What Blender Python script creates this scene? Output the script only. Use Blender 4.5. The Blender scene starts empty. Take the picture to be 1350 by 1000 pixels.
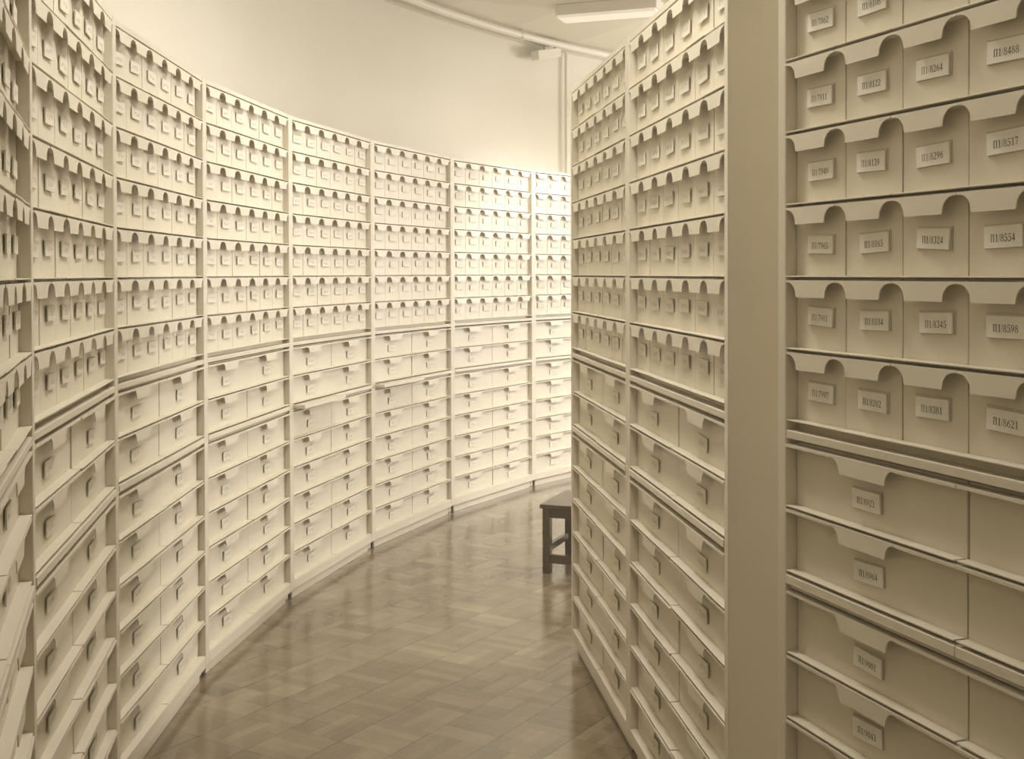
import bpy, math, random
from mathutils import Vector, Matrix
random.seed(7)
D = bpy.data
S = bpy.context.scene
COL = S.collection
PI = math.pi

# ------------------------------------------------------------------ camera
cam_d = D.cameras.new('camera'); cam = D.objects.new('camera', cam_d); COL.objects.link(cam)
S.camera = cam
cam_d.sensor_width = 36.0; cam_d.lens = 1600 / 1350 * 36.0
cam_d.shift_y = -120 / 1350; cam_d.clip_start = .05; cam_d.clip_end = 100
cam.matrix_world = Matrix.Translation((0, 0, 1.6)) @ Matrix.Rotation(PI/2 - .0126, 4, 'X') @ Matrix.Rotation(-.0028, 4, 'Z')

# ------------------------------------------------------------------ world, exposure, light levels
S.view_settings.view_transform = 'Standard'; S.view_settings.look = 'None'
S.view_settings.gamma = 1; S.view_settings.use_curve_mapping = False
S.view_settings.exposure = 0.15
w = D.worlds.new('world'); S.world = w; w.use_nodes = True
w.node_tree.nodes['Background'].inputs[0].default_value = (1, .95, .86, 1)
w.node_tree.nodes['Background'].inputs[1].default_value = .3
_v = w.node_tree.nodes.new('ShaderNodeVolumeScatter'); _v.inputs['Density'].default_value = HAZE = .032
_v.inputs['Color'].default_value = (1, .92, .74, 1); _v.inputs['Anisotropy'].default_value = .2
w.node_tree.links.new(_v.outputs[0], w.node_tree.nodes['World Output'].inputs['Volume'])
LAMP_COL = (1.0, .955, .905)
# luminaires: x, y, rotation, length, watts of the tubes
# (x, y, rotation, length, watts down, drop below the ceiling, watts up)
LUMS = [(.70, 8.68, -.36, .74, 8, .002, 0), (-.10, 5.5, 0, .5, 34, .03, 0), (2.8, 10.0, .7, 2.4, 50, .5, 65),
        (-.05, 1.2, 1.5, 1.9, 4, .03, 0), (2.3, 6.6, 1.5, 2.4, 34, .5, 48), (2.6, 2.6, 1.6, 2.4, 3, .5, 6), (5.6, 9.8, .5, 2.4, 50, .5, 65),
        (-.12, 3.15, 0, .5, 32, .03, 0)]  # all but the leading pair are unseen fittings added to brighten the room
ADDED_WINDOW_W = 1150
SPOT_W = 750
CEIL = 3.52

# ------------------------------------------------------------------ helpers
def link(o, parent=None):
    COL.objects.link(o)
    if parent is not None: o.parent = parent
    return o

class MB:
    """collects boxes, prisms and tubes and links them as one mesh object"""
    def __init__(s): s.v = []; s.f = []
    def quadbox(s, pts):            # 8 points: bottom ring 0-3, top ring 4-7
        b = len(s.v); s.v += [tuple(p) for p in pts]
        for f in ((3,2,1,0),(4,5,6,7),(0,1,5,4),(1,2,6,5),(2,3,7,6),(3,0,4,7)):
            s.f.append(tuple(b+i for i in f))
        return s
    def box(s, x0, x1, y0, y1, z0, z1):
        return s.quadbox([(x0,y0,z0),(x1,y0,z0),(x1,y1,z0),(x0,y1,z0),(x0,y0,z1),(x1,y0,z1),(x1,y1,z1),(x0,y1,z1)])
    def prism(s, poly, fa, fb):     # poly of 2D points counter-clockwise, fa/fb map a 2D point to 3D (near/far cap)
        b = len(s.v); n = len(poly)
        s.v += [fa(p) for p in poly] + [fb(p) for p in poly]
        s.f.append(tuple(b+i for i in range(n))); s.f.append(tuple(b+n+i for i in reversed(range(n))))
        for i in range(n):
            j = (i+1) % n; s.f.append((b+j, b+i, b+n+i, b+n+j))
        return s
    def xprism(s, prof, x0, x1):    # profile in (y,z), extruded along x
        return s.prism(prof, lambda p: (x0, p[0], p[1]), lambda p: (x1, p[0], p[1]))
    def zprism(s, prof, z0, z1):
        return s.prism(prof, lambda p: (p[0], p[1], z1), lambda p: (p[0], p[1], z0))
    def beam(s, a, b, wx, wy):      # square bar from a to b
        a = Vector(a); b = Vector(b); d = (b-a).normalized()
        u = d.cross(Vector((0,0,1)));  u = Vector((1,0,0)) if u.length < 1e-3 else u.normalized()
        v = u.cross(d)
        P = []
        for c in (a, b):
            for sx, sy in ((-1,-1),(1,-1),(1,1),(-1,1)): P.append(c + u*sx*wx/2 + v*sy*wy/2)
        return s.quadbox(P)
    def tube(s, pts, r, n=10):
        pts = [Vector(p) for p in pts]; b = len(s.v)
        for i, p in enumerate(pts):
            d = (pts[min(i+1, len(pts)-1)] - pts[max(i-1, 0)]).normalized()
            u = d.cross(Vector((0,0,1)));  u = Vector((1,0,0)) if u.length < 1e-3 else u.normalized()
            v = d.cross(u)
            for k in range(n):
                a = 2*PI*k/n; s.v.append(tuple(p + u*r*math.cos(a) + v*r*math.sin(a)))
        for i in range(len(pts)-1):
            for k in range(n):
                k2 = (k+1) % n; s.f.append((b+i*n+k, b+i*n+k2, b+(i+1)*n+k2, b+(i+1)*n+k))
        s.f.append(tuple(b+k for k in reversed(range(n)))); s.f.append(tuple(b+(len(pts)-1)*n+k for k in range(n)))
        return s
    def mesh(s, name, mat, bevel=0, smooth=False):
        import bmesh
        me = D.meshes.new(name); me.from_pydata(s.v, [], s.f)
        bm = bmesh.new(); bm.from_mesh(me)
        bmesh.ops.recalc_face_normals(bm, faces=bm.faces)
        if bevel:
            ed = [e for e in bm.edges if len(e.link_faces) == 2 and e.calc_face_angle(0) > .6]
            bmesh.ops.bevel(bm, geom=ed, offset=bevel, segments=2, affect='EDGES', profile=.5)
        bm.to_mesh(me); bm.free()
        me.materials.append(mat)
        if smooth: me.polygons.foreach_set('use_smooth', [True]*len(me.polygons))
        return me
    def build(s, name, mat, parent=None, bevel=0, smooth=False):
        return link(D.objects.new(name, s.mesh(name, mat, bevel, smooth)), parent)

def tag(o, label=None, cat=None, group=None, kind=None):
    if label: o['label'] = label
    if cat: o['category'] = cat
    if group: o['group'] = group
    if kind: o['kind'] = kind
    return o
def empty(name, loc=(0,0,0), rz=0):
    o = D.objects.new(name, None); o.empty_display_size = .05; COL.objects.link(o)
    o.location = loc; o.rotation_euler = (0, 0, rz); return o
def kids(o): return [c for c in ALLKIDS.get(o.name, [])]
def add(name, me, parent):
    return link(D.objects.new(name, me), parent)

# ------------------------------------------------------------------ materials
def mat(name, col, rough=.5, spec=.4, noise=0, nscale=4, bump=0, bscale=60):
    m = D.materials.new(name); m.use_nodes = True; nt = m.node_tree; p = nt.nodes['Principled BSDF']
    p.inputs['Roughness'].default_value = rough
    p.inputs['Specular IOR Level'].default_value = spec
    tc = nt.nodes.new('ShaderNodeTexCoord')
    oi = nt.nodes.new('ShaderNodeObjectInfo')
    ad = nt.nodes.new('ShaderNodeVectorMath'); ad.operation = 'ADD'
    sc = nt.nodes.new('ShaderNodeVectorMath'); sc.operation = 'SCALE'; sc.inputs[0].default_value = (31, 17, 23)
    nt.links.new(oi.outputs['Random'], sc.inputs['Scale'])
    nt.links.new(tc.outputs['Object'], ad.inputs[0]); nt.links.new(sc.outputs[0], ad.inputs[1])
    n = nt.nodes.new('ShaderNodeTexNoise'); n.inputs['Scale'].default_value = nscale; n.inputs['Detail'].default_value = 3
    nt.links.new(ad.outputs[0], n.inputs['Vector'])
    r = nt.nodes.new('ShaderNodeMapRange'); r.inputs[1].default_value = .3; r.inputs[2].default_value = .7
    r.inputs[3].default_value = 1-noise; r.inputs[4].default_value = 1+noise*.4
    nt.links.new(n.outputs[0], r.inputs[0])
    mx = nt.nodes.new('ShaderNodeVectorMath'); mx.operation = 'SCALE'; mx.inputs[0].default_value = col
    nt.links.new(r.outputs[0], mx.inputs['Scale']); nt.links.new(mx.outputs[0], p.inputs['Base Color'])
    if bump:
        n2 = nt.nodes.new('ShaderNodeTexNoise'); n2.inputs['Scale'].default_value = bscale
        nt.links.new(ad.outputs[0], n2.inputs['Vector'])
        b = nt.nodes.new('ShaderNodeBump'); b.inputs['Strength'].default_value = bump; b.inputs['Distance'].default_value = .002
        nt.links.new(n2.outputs[0], b.inputs['Height']); nt.links.new(b.outputs[0], p.inputs['Normal'])
    return m

PLASTIC = (.72, .65, .495)
M_frame = mat('painted_metal', (.70, .63, .48), .42, .4, .03, 3)
M_box = mat('cream_plastic', PLASTIC, .45, .4, .035, 6)
M_lid = mat('cream_lid_plastic', (.74, .67, .515), .42, .4, .02, 8)
M_wall = mat('wall_plaster', (.80, .745, .61), .85, .1, .03, 1.2, .2, 30)
M_back = mat('card_sleeve', (.60, .52, .37), .2, .6, .05, 40)
M_ink = mat('printed_ink', (.07, .05, .025), .8, .1)
M_inkpale = mat('faded_ink', (.28, .225, .14), .8, .1)
M_wood = mat('dark_wood', (.095, .062, .022), .22, .5, .25, 14)
M_pipe = mat('pipe_paint', (.78, .72, .585), .5, .3, .02)
M_grey = mat('grey_metal', (.42, .36, .25), .5, .3, .05)

def card_mat():
    m = mat('paper_card', (.79, .73, .585), .6, .3, .04, 60)
    nt = m.node_tree; p = nt.nodes['Principled BSDF']
    src = p.inputs['Base Color'].links[0].from_socket
    tc = nt.nodes.new('ShaderNodeTexCoord'); sp = nt.nodes.new('ShaderNodeSeparateXYZ')
    nt.links.new(tc.outputs['Object'], sp.inputs[0])
    def M(op, a, b=None, c=None):
        n = nt.nodes.new('ShaderNodeMath'); n.operation = op
        for i, x in enumerate((a, b, c)):
            if x is None: continue
            if isinstance(x, (int, float)): n.inputs[i].default_value = x
            else: nt.links.new(x, n.inputs[i])
        return n.outputs[0]
    # a smudged, unreadable printed line across the middle of the card
    band = M('LESS_THAN', M('ABSOLUTE', M('ADD', sp.outputs[2], .001)), .006)
    wid = M('LESS_THAN', M('ABSOLUTE', sp.outputs[0]), .030)
    oi = nt.nodes.new('ShaderNodeObjectInfo')
    cb = nt.nodes.new('ShaderNodeCombineXYZ')
    nt.links.new(M('ADD', M('MULTIPLY', sp.outputs[0], 1.0), M('MULTIPLY', oi.outputs['Random'], 50)), cb.inputs[0])
    nt.links.new(M('MULTIPLY', sp.outputs[2], .5), cb.inputs[2])
    ns = nt.nodes.new('ShaderNodeTexNoise'); ns.inputs['Scale'].default_value = 130; ns.inputs['Detail'].default_value = 1
    nt.links.new(cb.outputs[0], ns.inputs['Vector'])
    ink = M('MULTIPLY', M('MULTIPLY', band, wid), M('GREATER_THAN', ns.outputs[0], .5))
    ink = M('MULTIPLY', ink, .42)
    mx = nt.nodes.new('ShaderNodeMix'); mx.data_type = 'RGBA'
    nt.links.new(ink, mx.inputs[0]); nt.links.new(src, mx.inputs[6]); mx.inputs[7].default_value = (.2, .15, .08, 1)
    nt.links.new(mx.outputs[2], p.inputs['Base Color'])
    return m
M_card = card_mat()   # paper cards
M_card_plain = mat('paper_card_clean', (.87, .82, .69), .6, .3, .05, 50)

def floor_mat():
    m = D.materials.new('parquet'); m.use_nodes = True; nt = m.node_tree; p = nt.nodes['Principled BSDF']
    tc = nt.nodes.new('ShaderNodeTexCoord'); mp = nt.nodes.new('ShaderNodeMapping')
    mp.inputs['Rotation'].default_value = (0, 0, -math.radians(58))
    nt.links.new(tc.outputs['Object'], mp.inputs['Vector'])
    sp = nt.nodes.new('ShaderNodeSeparateXYZ'); nt.links.new(mp.outputs[0], sp.inputs[0])
    def M(op, a, b=None, c=None):
        n = nt.nodes.new('ShaderNodeMath'); n.operation = op
        for i, x in enumerate((a, b, c)):
            if x is None: continue
            if isinstance(x, (int, float)): n.inputs[i].default_value = x
            else: nt.links.new(x, n.inputs[i])
        return n.outputs[0]
    T = .223
    # strips run along x (58 degrees); strip offset so lines fall as in the photo
    u = M('DIVIDE', M('ADD', sp.outputs[0], 20.0), T); v = M('DIVIDE', M('ADD', sp.outputs[1], 20.05), T)
    iu = M('FLOOR', u); iv = M('FLOOR', v); fu = M('FRACT', u); fv = M('FRACT', v)
    par = M('MODULO', M('ADD', iu, iv), 2.0)
    fa = M('ADD', M('MULTIPLY', fu, par), M('MULTIPLY', fv, M('SUBTRACT', 1.0, par)))
    fi = M('FLOOR', M('MULTIPLY', fa, 5.0)); ff = M('FRACT', M('MULTIPLY', fa, 5.0))
    # some tiles hold longer or shorter staves: split again across
    fb = M('ADD', M('MULTIPLY', fv, par), M('MULTIPLY', fu, M('SUBTRACT', 1.0, par)))
    cb = nt.nodes.new('ShaderNodeCombineXYZ')
    nt.links.new(iu, cb.inputs[0]); nt.links.new(iv, cb.inputs[1]); nt.links.new(fi, cb.inputs[2])
    wn = nt.nodes.new('ShaderNodeTexWhiteNoise'); wn.noise_dimensions = '3D'; nt.links.new(cb.outputs[0], wn.inputs['Vector'])
    cb2 = nt.nodes.new('ShaderNodeCombineXYZ'); nt.links.new(iu, cb2.inputs[0]); nt.links.new(iv, cb2.inputs[1])
    wt = nt.nodes.new('ShaderNodeTexWhiteNoise'); wt.noise_dimensions = '2D'; nt.links.new(cb2.outputs[0], wt.inputs['Vector'])
    ng = nt.nodes.new('ShaderNodeTexNoise'); ng.inputs['Scale'].default_value = 9; ng.inputs['Detail'].default_value = 6
    nt.links.new(tc.outputs['Object'], ng.inputs['Vector'])
    nb = nt.nodes.new('ShaderNodeTexNoise'); nb.inputs['Scale'].default_value = 1.3; nt.links.new(tc.outputs['Object'], nb.inputs['Vector'])
    half = M('FLOOR', M('MULTIPLY', fb, 2.0))
    cb3 = nt.nodes.new('ShaderNodeCombineXYZ')
    nt.links.new(M('ADD', iu, 7.3), cb3.inputs[0]); nt.links.new(M('ADD', iv, M('MULTIPLY', half, .5)), cb3.inputs[1]); nt.links.new(M('FLOOR', M('MULTIPLY', fa, 2.0)), cb3.inputs[2])
    w3 = nt.nodes.new('ShaderNodeTexWhiteNoise'); w3.noise_dimensions = '3D'; nt.links.new(cb3.outputs[0], w3.inputs['Vector'])
    a = M('ADD', M('MULTIPLY', M('POWER', wn.outputs[0], 2.0), .5), M('MULTIPLY', M('POWER', w3.outputs[0], 5.0), .5))
    val = M('ADD', M('MULTIPLY', a, .36), M('MULTIPLY', wt.outputs[0], .09))
    val = M('ADD', val, M('MULTIPLY', M('SUBTRACT', ng.outputs[0], .5), .28))
    val = M('ADD', val, M('MULTIPLY', M('SUBTRACT', nb.outputs[0], .5), .3))
    nf = nt.nodes.new('ShaderNodeTexNoise'); nf.inputs['Scale'].default_value = 70; nf.inputs['Detail'].default_value = 4
    nt.links.new(mp.outputs[0], nf.inputs['Vector'])
    val = M('ADD', val, M('MULTIPLY', M('SUBTRACT', nf.outputs[0], .5), .22))
    val = M('ADD', val, .18)
    ln = M('LESS_THAN', M('MINIMUM', ff, M('SUBTRACT', 1.0, ff)), .018)
    lt = M('LESS_THAN', M('MINIMUM', fv, M('SUBTRACT', 1.0, fv)), .010)
    lu = M('LESS_THAN', M('MINIMUM', fu, M('SUBTRACT', 1.0, fu)), .006)
    val = M('SUBTRACT', val, M('MULTIPLY', ln, .10)); val = M('SUBTRACT', val, M('MULTIPLY', lt, .24)); val = M('SUBTRACT', val, M('MULTIPLY', lu, .16))
    cr = nt.nodes.new('ShaderNodeValToRGB'); nt.links.new(val, cr.inputs[0])
    e = cr.color_ramp.elements; e[0].position = 0; e[0].color = (.095, .068, .033, 1); e[1].position = .9; e[1].color = (.47, .372, .222, 1)
    nt.links.new(cr.outputs[0], p.inputs['Base Color'])
    rr = nt.nodes.new('ShaderNodeMapRange'); rr.inputs[3].default_value = .10; rr.inputs[4].default_value = .24
    nt.links.new(ng.outputs[0], rr.inputs[0]); nt.links.new(rr.outputs[0], p.inputs['Roughness'])
    p.inputs['Specular IOR Level'].default_value = 1.0
    bn = nt.nodes.new('ShaderNodeTexNoise'); bn.inputs['Scale'].default_value = 7; bn.inputs['Detail'].default_value = 2
    nt.links.new(mp.outputs[0], bn.inputs['Vector'])
    hh = M('ADD', M('MULTIPLY', bn.outputs[0], .8), M('MULTIPLY', wn.outputs[0], .12)); hh = M('SUBTRACT', hh, M('MULTIPLY', lt, .2))
    b = nt.nodes.new('ShaderNodeBump'); b.inputs['Strength'].default_value = .16; b.inputs['Distance'].default_value = .004
    nt.links.new(hh, b.inputs['Height']); nt.links.new(b.outputs[0], p.inputs['Normal'])
    return m
M_floor = floor_mat()

def ceil_mat():
    m = mat('ceiling_boards', (.78, .72, .58), .8, .1, .03, 1.0)
    nt = m.node_tree; p = nt.nodes['Principled BSDF']
    src = p.inputs['Base Color'].links[0].from_socket
    tc = nt.nodes.new('ShaderNodeTexCoord'); mp = nt.nodes.new('ShaderNodeMapping')
    mp.inputs['Rotation'].default_value = (0, 0, -math.radians(118))
    nt.links.new(tc.outputs['Object'], mp.inputs['Vector'])
    wv = nt.nodes.new('ShaderNodeTexWave'); wv.inputs['Scale'].default_value = .42; wv.wave_profile = 'SAW'
    wv.bands_direction = 'Y'; wv.inputs['Distortion'].default_value = .4
    nt.links.new(mp.outputs[0], wv.inputs['Vector'])
    r = nt.nodes.new('ShaderNodeMapRange'); r.inputs[3].default_value = .94; r.inputs[4].default_value = 1.02
    nt.links.new(wv.outputs[0], r.inputs[0])
    mx = nt.nodes.new('ShaderNodeVectorMath'); mx.operation = 'SCALE'
    nt.links.new(src, mx.inputs[0]); nt.links.new(r.outputs[0], mx.inputs['Scale']); nt.links.new(mx.outputs[0], p.inputs['Base Color'])
    return m
M_ceil = ceil_mat()
M_tube = D.materials.new('lamp_diffuser'); M_tube.use_nodes = True
_p = M_tube.node_tree.nodes['Principled BSDF']; _p.inputs['Base Color'].default_value = (.85, .78, .62, 1)
_p.inputs['Emission Color'].default_value = (1, .93, .78, 1); _p.inputs['Emission Strength'].default_value = .35

# ------------------------------------------------------------------ layout (metres, camera above the origin)
W = 1.1353; T = .032; WI = W - 2*T
P = [(-1.011,2.567),(-1.198,3.69),(-1.21,4.822),(-1.073,5.949),(-.796,7.049),(-.383,8.107),(.179,9.094)]
P = [Vector(p) for p in P]
Pm = P[:]
for i in range(1, len(Pm)): P[i] = P[i-1] + (Pm[i]-Pm[i-1]).normalized()*(W+.001)    # equal bays, a hair apart
def stepv(ang): return Vector((math.cos(math.radians(ang)), math.sin(math.radians(ang))))*W
P.insert(0, P[0] - stepv(107.4))
P.append(P[-1] + stepv(52.5))
Z0, N, WP, A_, B_ = 2.3502, .1528, .1383, .0441, .0372
LIP = .0035
def zn(k): return Z0 - k*N + LIP                     # bottom of narrow row k (1..7)
def zw(j): return Z0 - 7*N - A_ - j*WP - (B_ if j > 2 else 0) + LIP   # bottom of wide row j (1..8)
DEP = .34; FD = .026
NW = WI/6; WW = WI/2

# ------------------------------------------------------------------ room
CEN = Vector((6.98, 4.55)); R0 = 8.24 + .47
def arc(a0, a1, n, r): return [(CEN.x + r*math.cos(a0+(a1-a0)*i/n), CEN.y + r*math.sin(a0+(a1-a0)*i/n)) for i in range(n+1)]
def curved(name, a0, a1, n, r0, r1, z0, z1, m, kind='structure', smooth=True):
    mb = MB(); A = arc(a0, a1, n, r0); B = arc(a0, a1, n, r1)
    b = 0
    for i in range(n+1):
        mb.v += [(A[i][0],A[i][1],z0),(A[i][0],A[i][1],z1),(B[i][0],B[i][1],z1),(B[i][0],B[i][1],z0)]
    for i in range(n):
        a = 4*i; c = 4*(i+1)
        mb.f += [(a,c,c+1,a+1),(a+1,c+1,c+2,a+2),(a+2,c+2,c+3,a+3),(a+3,c+3,c,a)]
    mb.f += [(0,1,2,3),(4*n+3,4*n+2,4*n+1,4*n)]
    o = mb.build(name, m)
    if kind: o['kind'] = kind
    return o
# the corner where the curved wall ends and the flat wall begins lies near the thin vertical line at the far end
A_END = math.radians(125)
curved('wall_left', A_END, math.radians(262), 90, R0, R0+.12, 0, CEIL, M_wall)
curved('wall_right', math.radians(262), math.radians(360+125), 120, R0, R0+.12, 0, CEIL, M_wall)
mb = MB(); mb.box(-3, 17, -6, 15, -.1, 0); o = mb.build('floor', M_floor); o['kind'] = 'structure'
mb = MB(); mb.box(-3, 17, -6, 15, CEIL, CEIL+.1); o = mb.build('ceiling', M_ceil); o['kind'] = 'structure'
curved('trim_1', math.radians(126), math.radians(250), 90, R0-.035, R0-.001, CEIL-.055, CEIL-.001, M_pipe)
# pipe on the ceiling just off the wall
mb = MB(); mb.tube([(x, y, CEIL-.045) for x, y in arc(math.radians(127), math.radians(245), 90, R0-.16)], .028, 10)
for i in range(8):
    x, y = arc(math.radians(130), math.radians(240), 8, R0-.16)[i]
    mb.box(x-.012, x+.012, y-.035, y+.035, CEIL-.076, CEIL-.0005)
pipe = mb.build('ceiling_pipe', M_pipe, smooth=False)
tag(pipe, 'painted pipe running under the ceiling along the curved wall', 'pipe')
# thin vertical pipe on the far wall
th = math.radians(138.7)
mb = MB(); xw, yw = CEN.x + (R0-.035)*math.cos(th), CEN.y + (R0-.035)*math.sin(th)
mb.tube([(xw, yw, .0), (xw, yw, CEIL-.06)], .014, 10)
for zz in (.6, 1.8): mb.box(xw-.02, xw+.02, yw-.02, yw+.03, zz, zz+.02)
tag(mb.build('wall_pipe', M_pipe), 'thin cream vertical pipe on the wall above the farthest cabinet', 'pipe')

# ------------------------------------------------------------------ luminaires
def luminaire(x, y, rz, L, watt, drop, up, label):
    t = empty('ceiling_light', (x, y, CEIL-drop), rz)
    tag(t, label, 'ceiling light')
    h = MB(); h.box(-L/2, L/2, -.11, .11, -.075, 0)
    for sx in (-.35, .35): h.box(L*sx-.02, L*sx+.02, -.03, .03, -.001, drop-.0005)
    h.build('housing', M_pipe, t, .004)
    MB().box(-L/2+.01, L/2-.01, -.10, .10, -.095, -.0745).build('diffuser', M_tube, t, .004)
    for wt, zz, rx in ((watt, -.10, 0), (up, .012, PI)):
        if not wt: continue
        l = D.lights.new('tube_light', 'AREA'); l.shape = 'RECTANGLE'; l.size = L*.95; l.size_y = .09
        l.energy = wt; l.color = LAMP_COL
        lo = D.objects.new('tube_light', l); link(lo, t); lo.location = (0, 0, zz); lo.rotation_euler = (rx, 0, 0)
    return t
LL = ['long pale ceiling light at the top edge, left of the middle cabinets',
      'short ceiling light over the middle of the curved aisle', 'added fill light, unseen, beyond the far end of the aisle',
      'added fill light, unseen, over the near end of the aisle', 'added fill light, unseen, in the middle of the round room',
      'added fill light, unseen, behind the near right cabinet', 'added fill light, unseen, at the far side of the round room',
      'added fill light, unseen, over the aisle between the camera and the middle bank']
for a, lb in zip(LUMS, LL): luminaire(*a, lb)

# frame added to the round wall, unseen; its area light brightens the far bank
for wn_, (adeg, watt, nseg) in enumerate(((66, ADDED_WINDOW_W, 3),)):
    wa = math.radians(adeg); wx, wy = CEN.x + (R0-.10)*math.cos(wa), CEN.y + (R0-.10)*math.sin(wa)
    m = MB(); ww, z0_, z1_ = 2.0, .9, 3.1
    for x in (-ww, -ww/3, ww/3, ww): m.box(x-.03, x+.03, -.03, .03, z0_, z1_)
    for z in (z0_, 2.3, z1_): m.box(-ww, ww, -.028, .028, z-.03, z+.03)
    m.box(-ww-.08, ww+.08, -.16, .03, z0_-.07, z0_-.03)
    o = m.build('added_window_%d' % (wn_+1), M_pipe); o['kind'] = 'structure'; o.location = (wx, wy, 0); o.rotation_euler = (0, 0, wa-PI/2)
    l = D.lights.new('added_daylight', 'AREA'); l.shape = 'RECTANGLE'; l.size = 3.8; l.size_y = 2.1; l.energy = watt; l.color = (1, .955, .905)
    lo = D.objects.new('added_daylight', l); link(lo)
    lo.matrix_world = Matrix.Translation((wx-.05*math.cos(wa), wy-.05*math.sin(wa), 2.0)) @ Matrix.Rotation(wa-PI/2, 4, 'Z') @ Matrix.Rotation(-PI/2, 4, 'X')

# spot lamp added above the frame, unseen, to brighten the farthest cabinets
t = empty('added_spot', (2.7, 6.4, CEIL), 0)
tag(t, 'added unseen spot lamp aimed at the far end of the curved bank', 'added_spot')
sd = (Vector((.45, 9.4, .95)) - Vector((2.7, 6.4, CEIL-.26))).normalized()
MB().tube([Vector((0, 0, -.26)) - sd*.12, Vector((0, 0, -.26)) + sd*.06], .05, 16).build('lamp_head', M_pipe, t)
MB().tube([(0, 0, -.26), (0, 0, -.0005)], .01, 8).build('stem', M_grey, t)
l = D.lights.new('spot_beam', 'SPOT'); l.energy = SPOT_W; l.spot_size = math.radians(50); l.spot_blend = .55; l.shadow_soft_size = .12; l.color = LAMP_COL
lo = D.objects.new('spot_beam', l); link(lo, t); lo.location = Vector((0, 0, -.26)) + sd*.08
lo.rotation_euler = sd.to_track_quat('-Z', 'Y').to_euler()

# small unidentified device hung under the ceiling near the wall
t = empty('ceiling_device', (.28, 9.95, CEIL), .9)
tag(t, 'small pale box hanging from a bracket by the ceiling above far cabinets', 'speaker')
b = MB(); b.quadbox([Vector(p) for p in [(-.14,-.04,-.20),(.15,-.05,-.135),(.15,.05,-.135),(-.14,.04,-.20),(-.15,-.04,-.125),(.15,-.05,-.060),(.15,.05,-.060),(-.15,.04,-.125)]])
b.build('case', M_pipe, t, .005)
b = MB(); b.beam((-.02,0,-.11),(-.02,0,-.0005),.014,.014); b.beam((.13,0,-.066),(.13,0,-.0005),.014,.014); b.beam((-.05,0,-.012),(.16,0,-.012),.05,.02)
b.build('bracket', M_grey, t)

# ------------------------------------------------------------------ cabinets
def cabinet(o2, d, wi, label, pulled=(), parts_right=True, group=None):
    """o2: inner left front edge on the floor plan, d: unit direction left to right"""
    t = empty('archive_cabinet', (o2.x, o2.y, 0), math.atan2(d.y, d.x))
    tag(t, label, 'cabinet', group)
    top = Z0 + .022
    # side panels with toe notch
    prof = [(0,.05),(.035,.05),(.035,0),(DEP,0),(DEP,top),(0,top)]   # outline of a side panel
    for x0, x1 in ((-T+.0012, 0), (wi, wi+T-.0012)):
        MB().xprism(prof, x0, x1).build('side_panel', M_frame, t, .0035)
    MB().box(0, wi, .002, DEP-.004, Z0+.0045, top-.001).build('top_panel', M_frame, t)
    MB().box(0, wi, DEP-.008, DEP-.001, .0975, Z0+.004).build('back_panel', M_frame, t)
    # thick shelf under the narrow rows
    z7 = zn(7); g = z7-.0005
    MB().xprism([(.001,z7-.0374),(DEP-.01,z7-.0374),(DEP-.01,g),(.032,g),(.032,z7-.0194),(.001,z7-.0194)], 0, wi).build('thick_shelf', M_frame, t, .002)
    # fixed rail with two pull-out boards
    z2 = zw(2)
    m = MB(); m.box(0, wi, .034, DEP-.01, z2-.0065, z2-.0005); m.box(0, wi, .012, DEP-.01, zw(3)+WP+.0004, zw(3)+WP+.005)
    m.build('board_rail', M_frame, t)
    for s in (0, 1):
        off = -.058 if s in pulled else -.002
        x0 = s*wi/2+.001; x1 = x0+wi/2-.002
        b = MB(); b.xprism([(off,z2-.026),(off+.012,z2-.026),(off+.03,z2-.0245),(off+.25,z2-.0245),(off+.25,z2-.0075),(off+.028,z2-.0075),(off+.022,z2-.0065),(off,z2-.0065)], x0, x1)
        b.build('pull_out_board', M_lid, t, .0015)
        if s in pulled:
            pass
    # plinth
    z8 = zw(8)
    MB().xprism([(.001,.05),(DEP-.01,.05),(DEP-.01,z8-.0005),(.001,z8-.0005)], 0, wi).build('bottom_shelf', M_frame, t, .002)
    MB().box(.012, wi-.012, .022, .034, 0, .0495).build('toe_board', M_frame, t, .002)
    return t

# ------------------------------------------------------------------ boxes
def arch_tab(x0, x1, r0, r1, ztop, zbot, n=7):
    """lid flap outline in (x,z): full width on top, concave quarter curves, narrower hanging tab"""
    pts = [(x0, ztop)]
    h = ztop - .0042 - zbot
    L = [(x0, ztop-.0042)]
    for i in range(1, n+1):
        a = PI/2*i/n; L.append((x0 + r0*math.sin(a)**.82, zbot+h*(.12+.88*math.cos(a)))) 
    L.append((x0+r0+.0015, zbot))
    Rr = [(x1-r1-.0015, zbot)]
    for i in range(n, 0, -1):
        a = PI/2*i/n; Rr.append((x1 - r1*math.sin(a)**.82, zbot+h*(.12+.88*math.cos(a))))
    Rr.append((x1, ztop-.0042))
    return [(x0,ztop)] + L + Rr + [(x1,ztop)]

def tab_mesh(name, outline, y0, y1, strip, face_y, ztop):
    m = MB()
    # front flap as triangulated strip: split the outline into left/right pairs
    n = len(outline)//2
    b = len(m.v); left = outline[:n]; right = list(reversed(outline[n:]))
    for (lx, lz), (rx, rz) in zip(left, right):
        m.v += [(lx,y0,lz),(rx,y0,rz),(rx,y1,rz),(lx,y1,lz)]
    for i in range(n-1):
        a = b+4*i; c = a+4
        m.f += [(a,a+1,c+1,c),(a+1,a+2,c+2,c+1),(a+2,a+3,c+3,c+2),(a+3,a,c,c+3)]
    m.f += [(b,b+3,b+2,b+1),(b+4*(n-1),b+4*(n-1)+1,b+4*(n-1)+2,b+4*(n-1)+3)]
    m.box(strip[0], strip[1], y1, face_y, ztop-.0042, ztop)
    return m

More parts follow.
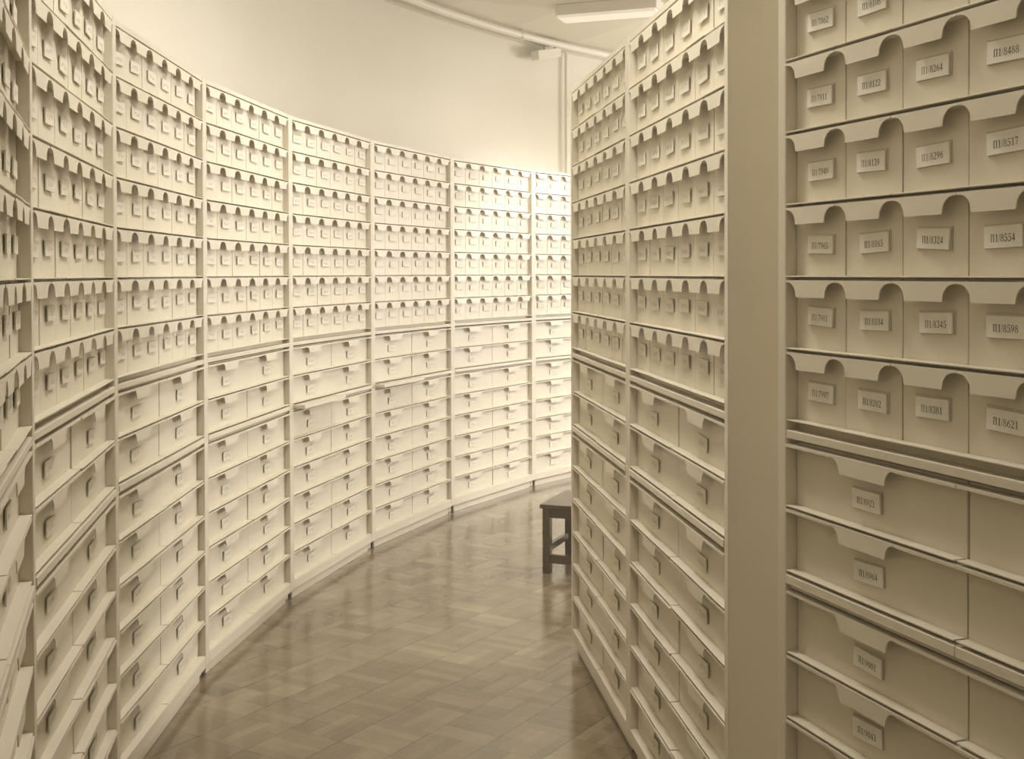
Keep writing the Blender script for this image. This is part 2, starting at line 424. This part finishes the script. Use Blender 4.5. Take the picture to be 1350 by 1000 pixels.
G = .0014
def narrow_meshes():
    w_ = NW; p = N
    body = MB().box(G, w_-G, FD, DEP-.012, .0001, p-.0007).mesh('box_body', M_box, .0012)
    zt = p - .0062
    lid = tab_mesh('lid', arch_tab(.0006, w_-.0006, .036, .036, zt, zt-.036), -.001, .0012, (.0006, w_-.0006), FD-.0002, zt).mesh('lid_flap', M_lid)
    lip = MB().box(.0006, w_-.0006, 0, FD-.0002, .0001, .003).mesh('bottom_lip', M_lid, .0008)
    return body, lid, lip
def wide_meshes():
    w_ = WW; p = WP
    body = MB().box(.002, w_-.002, FD, DEP-.012, .0001, p-.0007).mesh('box_body', M_box, .0012)
    zt = p - .0052
    x0, x1 = .163, .370
    hang = arch_tab(x0, x1, .030, .030, zt-.0002, zt-.035)
    m = tab_mesh('lid', hang, -.001, .0012, (.0008, w_-.0008), FD-.0002, zt)
    m.box(.0008, x0, -.001, .0012, zt-.006, zt); m.box(x1, w_-.0008, -.001, .0012, zt-.006, zt)
    m.box(x0, x1, .0012, .004, zt-.006, zt)
    lid = m.mesh('lid_flap', M_lid)
    lip = MB().box(.0012, w_-.0055, 0, FD-.0002, .0001, .0032).mesh('bottom_lip', M_lid, .0008)
    return body, lid, lip
NM = narrow_meshes(); WM = wide_meshes()
card_n = MB().box(-.044, .044, -.0018, .0018, -.0185, .0185).mesh('label_card', M_card, .0006)
card_w = MB().box(-.045, .045, -.0018, .0018, -.0192, .0192).mesh('label_card', M_card, .0006)
cardp_n = card_n.copy(); cardp_n.materials[0] = M_card_plain
cardp_w = card_w.copy(); cardp_w.materials[0] = M_card_plain
sleeve = MB().box(-.048, .047, .0004, .0022, -.0195, .0225).mesh('card_sleeve', M_back, .0004)

# --- drawn serif lettering for the readable cards
def glyph(ch):
    def ell(cx, cy, rx, ry, a0, a1, tk=.15, tn=.06, n=14):
        o = []
        for i in range(n+1):
            a = math.radians(a0+(a1-a0)*i/n); o.append((cx+rx*math.cos(a), cy+ry*math.sin(a), tn+(tk-tn)*abs(math.cos(a))**1.5))
        return o
    g = {'0': [ell(.34,.5,.23,.46,0,360)],
     '1': [[(.36,0,.15),(.36,.98,.15)],[(.15,.82,.05),(.38,.96,.08)],[(.14,.025,.05),(.58,.025,.05)]],
     '2': [ell(.32,.71,.21,.26,165,-25)+[(.40,.42,.10),(.10,.06,.06)],[(.08,.06,.11),(.60,.06,.11)],[(.60,.02,.05),(.62,.22,.03)]],
     '3': [ell(.30,.74,.20,.23,155,-75),ell(.30,.27,.24,.26,85,-155)],
     '4': [[(.44,.98,.06),(.04,.31,.06)],[(.04,.28,.10),(.64,.28,.10)],[(.45,0,.14),(.45,.98,.14)]],
     '5': [[(.18,.93,.11),(.58,.93,.11)],[(.19,.93,.05),(.14,.56,.05)],ell(.30,.31,.26,.30,125,-155)],
     '6': [[(.58,.96,.05),(.34,.82,.10),(.18,.60,.14),(.12,.34,.15)],ell(.35,.30,.23,.28,0,360,.12,.05)],
     '7': [[(.08,.92,.13),(.60,.92,.13)],[(.58,.92,.08),(.42,.55,.10),(.28,0,.11)],[(.08,.92,.04),(.06,.74,.04)]],
     '8': [ell(.34,.75,.19,.21,0,360,.11,.05),ell(.34,.27,.24,.25,0,360,.12,.05)],
     '9': [ell(.33,.69,.23,.28,0,360,.12,.05),[(.56,.66,.15),(.50,.40,.14),(.34,.18,.10),(.10,.04,.05)]],
     '/': [[(.0,-.02,.05),(.28,1.0,.05)]],
     'P': [[(.16,0,.15),(.16,.97,.15)],[(.62,0,.15),(.62,.97,.15)],[(.02,.96,.06),(.76,.96,.06)],[(.02,.02,.05),(.30,.02,.05)],[(.48,.02,.05),(.76,.02,.05)]]}[ch]
    return g, {'P': .84, '/': .34}.get(ch, .72)
def text_mesh(s, h, name, pale=False):
    m = MB(); x = 0; mi = []; W_ = sum(glyph(c)[1] for c in s)
    for c in s:
        g, adv = glyph(c)
        for st in g:
            L = []
            for i, (px, pz, wd) in enumerate(st):
                a = st[max(i-1,0)]; b = st[min(i+1,len(st)-1)]
                dx, dz = b[0]-a[0], b[1]-a[1]; l = math.hypot(dx, dz) or 1
                nx, nz = -dz/l*wd/2, dx/l*wd/2
                L.append(((px+nx, pz+nz), (px-nx, pz-nz)))
            for i in range(len(L)-1):
                q = [L[i][0], L[i][1], L[i+1][1], L[i+1][0]]
                b0 = len(m.v)
                m.v += [((x+qx-W_/2)*h*.95, 0, (qz-.5)*h) for qx, qz in q]; m.f.append((b0,b0+1,b0+2,b0+3)); mi.append(1 if pale and c in 'P/' or pale and x < 1.5 else 0)
        x += adv
    me = D.meshes.new(name); me.from_pydata(m.v, [], m.f)
    me.materials.append(M_ink); me.materials.append(M_inkpale); me.polygons.foreach_set('material_index', mi)
    return me

PALE = ('7862','7911','7949','7965','7981','7997','8139','8264','8296','8345','8381')
ORD = ['first','second','third','fourth','fifth','sixth','seventh','eighth']
def put_box(cab_loc, rz, d, x, z, kind, label, group, text=None, near=False):
    nv = Vector((-d.y, d.x))
    jy = random.choice((0, 0, .0006, .0012, .002)) if kind == 'n' else random.choice((0, 0, .001, .002, .0035))
    t = empty('card_box' if kind == 'n' else 'wide_card_box', (cab_loc.x + d.x*x + nv.x*jy, cab_loc.y + d.y*x + nv.y*jy, z), rz)
    tag(t, label, 'box', group)
    ms = NM if kind == 'n' else WM
    add('box_body', ms[0], t); add('lid_flap', ms[1], t); add('bottom_lip', ms[2], t)
    jr = random.uniform
    if kind == 'n': cx, cz = NW*.525 + jr(-.006,.006), N*.455 + jr(-.004,.004)
    else: cx, cz = .258 + jr(-.007,.007), WP*.455 - .0105 + jr(-.003,.003)
    if text: mesh = cardp_n if kind == 'n' else cardp_w
    else: mesh = card_n if kind == 'n' else card_w
    c = add('label_card', mesh, t)
    c.location = (cx, FD-.0048, cz); c.rotation_euler = (jr(-.01,.02), jr(-.045,.045), jr(-.02,.02))
    if near:
        s = add('card_sleeve', sleeve, t); s.location = (cx, FD-.0026, cz); s.rotation_euler = c.rotation_euler
        s.scale = (1, 1, 1)
    if text:
        h = .0128
        me = text_mesh(text, h, 'lettering', text[3:] in PALE)
        k = add('lettering', me, c); k.location = (.001, -.00205, -.002)
        if text: k['label'] = 'dark printed code ' + text.replace('P', 'П')
    return t

def fill(cab_o, d, where, short, group_n, group_w, narrow_cols=range(6), rows_n=range(1, 8), individual=True, texts=None, near=False):
    rz = math.atan2(d.y, d.x)
    if individual:
        for k in rows_n:
            for c in narrow_cols:
                tx = (texts or {}).get(('n', c, k))
                if tx: lb = 'small cream card box with card %s in near right cabinet' % tx.replace('P', 'П')
                else: lb = 'small cream card box, %s from left in %s row, %s' % (ORD[c], ORD[k-1] if k < 7 else 'bottom narrow', where)
                put_box(cab_o, rz, d, c*NW, zn(k), 'n', lb, group_n, tx, near)
    for j in range(1, 9):
        for c in (0, 1):
            tx = (texts or {}).get(('w', c, j))
            if tx: lb = 'wide cream card box with card %s in near right cabinet' % tx.replace('P', 'П')
            else: lb = 'wide cream card box, %s, %s wide row, %s' % (('left','right')[c], ORD[j-1], where)
            put_box(cab_o, rz, d, c*WW, zw(j), 'w', lb, group_w, tx, near)

for i in range(8):
    d = (P[i+1]-P[i]).normalized()
    nm = '%s cabinet of curved bank' % ORD[i]
    cabinet(P[i], d, WI, 'tall cream archive cabinet, %s from the left in the long curved bank' % ORD[i] if i else
            'tall cream archive cabinet cut off by the left edge, nearest of curved bank',
            pulled={4: (0,), 5: (0,)}.get(i, ()), group='cabinets of the long curved bank')
    fill(P[i], d, nm, i, 'small card boxes in the curved bank', 'wide card boxes in the curved bank', individual=(i < 5))
# the small boxes of the three farthest cabinets: past three hundred of the kind, one object
m = MB(); ml = MB()
def addmesh(mb, me, M):
    b = len(mb.v); mb.v += [tuple(M @ v.co) for v in me.vertices]; mb.f += [tuple(b+i for i in p.vertices) for p in me.polygons]
mc = MB()
for i in (5, 6, 7):
    d = (P[i+1]-P[i]).normalized(); rz = math.atan2(d.y, d.x)
    for k in range(1, 8):
        for c in range(6):
            M_ = Matrix.Translation((P[i].x+d.x*c*NW, P[i].y+d.y*c*NW, zn(k))) @ Matrix.Rotation(rz, 4, 'Z')
            for me in NM[:1]: addmesh(m, me, M_)
            for me in NM[1:]: addmesh(ml, me, M_)
            addmesh(mc, card_n, M_ @ Matrix.Translation((NW*.525+random.uniform(-.006,.006), FD-.0048, N*.455+random.uniform(-.004,.004))) @ Matrix.Rotation(random.uniform(-.04,.04), 4, 'Y'))
n0 = len(m.f); n1 = n0+len(ml.f)
bb = len(m.v); m.v += ml.v; m.f += [tuple(bb+q for q in f) for f in ml.f]
bb = len(m.v); m.v += mc.v; m.f += [tuple(bb+q for q in f) for f in mc.f]
me = D.meshes.new('far_card_boxes'); me.from_pydata(m.v, [], m.f)
for q in (M_box, M_lid, M_card): me.materials.append(q)
me.polygons.foreach_set('material_index', [0]*n0 + [1]*(n1-n0) + [2]*(len(m.f)-n1))
o = link(D.objects.new('card_boxes', me))
tag(o, 'small cream card boxes filling the upper rows of the three farthest cabinets', 'boxes', kind='stuff')

# middle bank (two cabinets seen from the aisle) and the near right cabinet
Q0 = Vector((.252, 5.105)); dq = (Vector((.511, 2.895)) - Q0).normalized()
Q1 = Q0 + dq*W
for o2, lab, nm in ((Q0, 'tall cream archive cabinet at the far end of the middle bank', 'farther cabinet of middle bank'),
                    (Q1, 'tall cream archive cabinet with bare end panel, nearer of the middle bank', 'nearer cabinet of middle bank')):
    cabinet(o2, dq, WI, lab, group='cabinets of the middle bank')
    fill(o2, dq, nm, 0, 'small card boxes in the middle bank', 'wide card boxes in the middle bank')
N0 = Vector((.583, 2.585)); dn = (Vector((.765, 2.068)) - N0).normalized()
TX = {}
for c, L in enumerate([[7862,7911,7949,7965,7981,7997],[8108,8122,8139,8165,8184,8202],[None,8264,8296,8324,8345,8381],[None,8488,8517,8554,8598,8621]]):
    for k, v in enumerate(L):
        if v: TX[('n', c, k+2)] = 'P1/%d' % v
for j, v in zip((1, 2, 3, 4), (8923, 8964, 9001, 9043)): TX[('w', 0, j)] = 'P1/%d' % v
cabinet(N0, dn, WI, 'tall cream archive cabinet at the right edge with readable cards, nearest of all')
fill(N0, dn, 'near right cabinet', 0, 'small card boxes in the near right cabinet', 'wide card boxes in the near right cabinet', texts=TX, near=True)

# ------------------------------------------------------------------ stool
t = empty('wooden_stool', (.158, 6.45, 0), -math.radians(20))
tag(t, 'low dark wooden stool standing on the parquet at the end of middle bank', 'stool')
SW, SD, SH, LG = .42, .44, .37, .042
MB().box(-.012, SW+.012, -.012, SD+.012, SH-.022, SH).build('seat', M_wood, t, .003)
for x in (0, SW-LG):
    for y in (0, SD-LG):
        MB().box(x, x+LG, y, y+LG, 0, SH-.0225).build('leg', M_wood, t, .002)
for y in (.008, SD-.03): MB().box(LG, SW-LG, y, y+.022, SH-.072, SH-.0225).build('apron', M_wood, t)
for x in (.008, SW-.03): MB().box(x, x+.022, LG, SD-LG, SH-.072, SH-.0225).build('apron', M_wood, t)
for y in (.008, SD-.03): MB().box(LG, SW-LG, y, y+.022, .055, .10).build('stretcher', M_wood, t)
for x in (.008, SW-.03): MB().box(x, x+.022, LG, SD-LG, .11, .145).build('stretcher', M_wood, t)
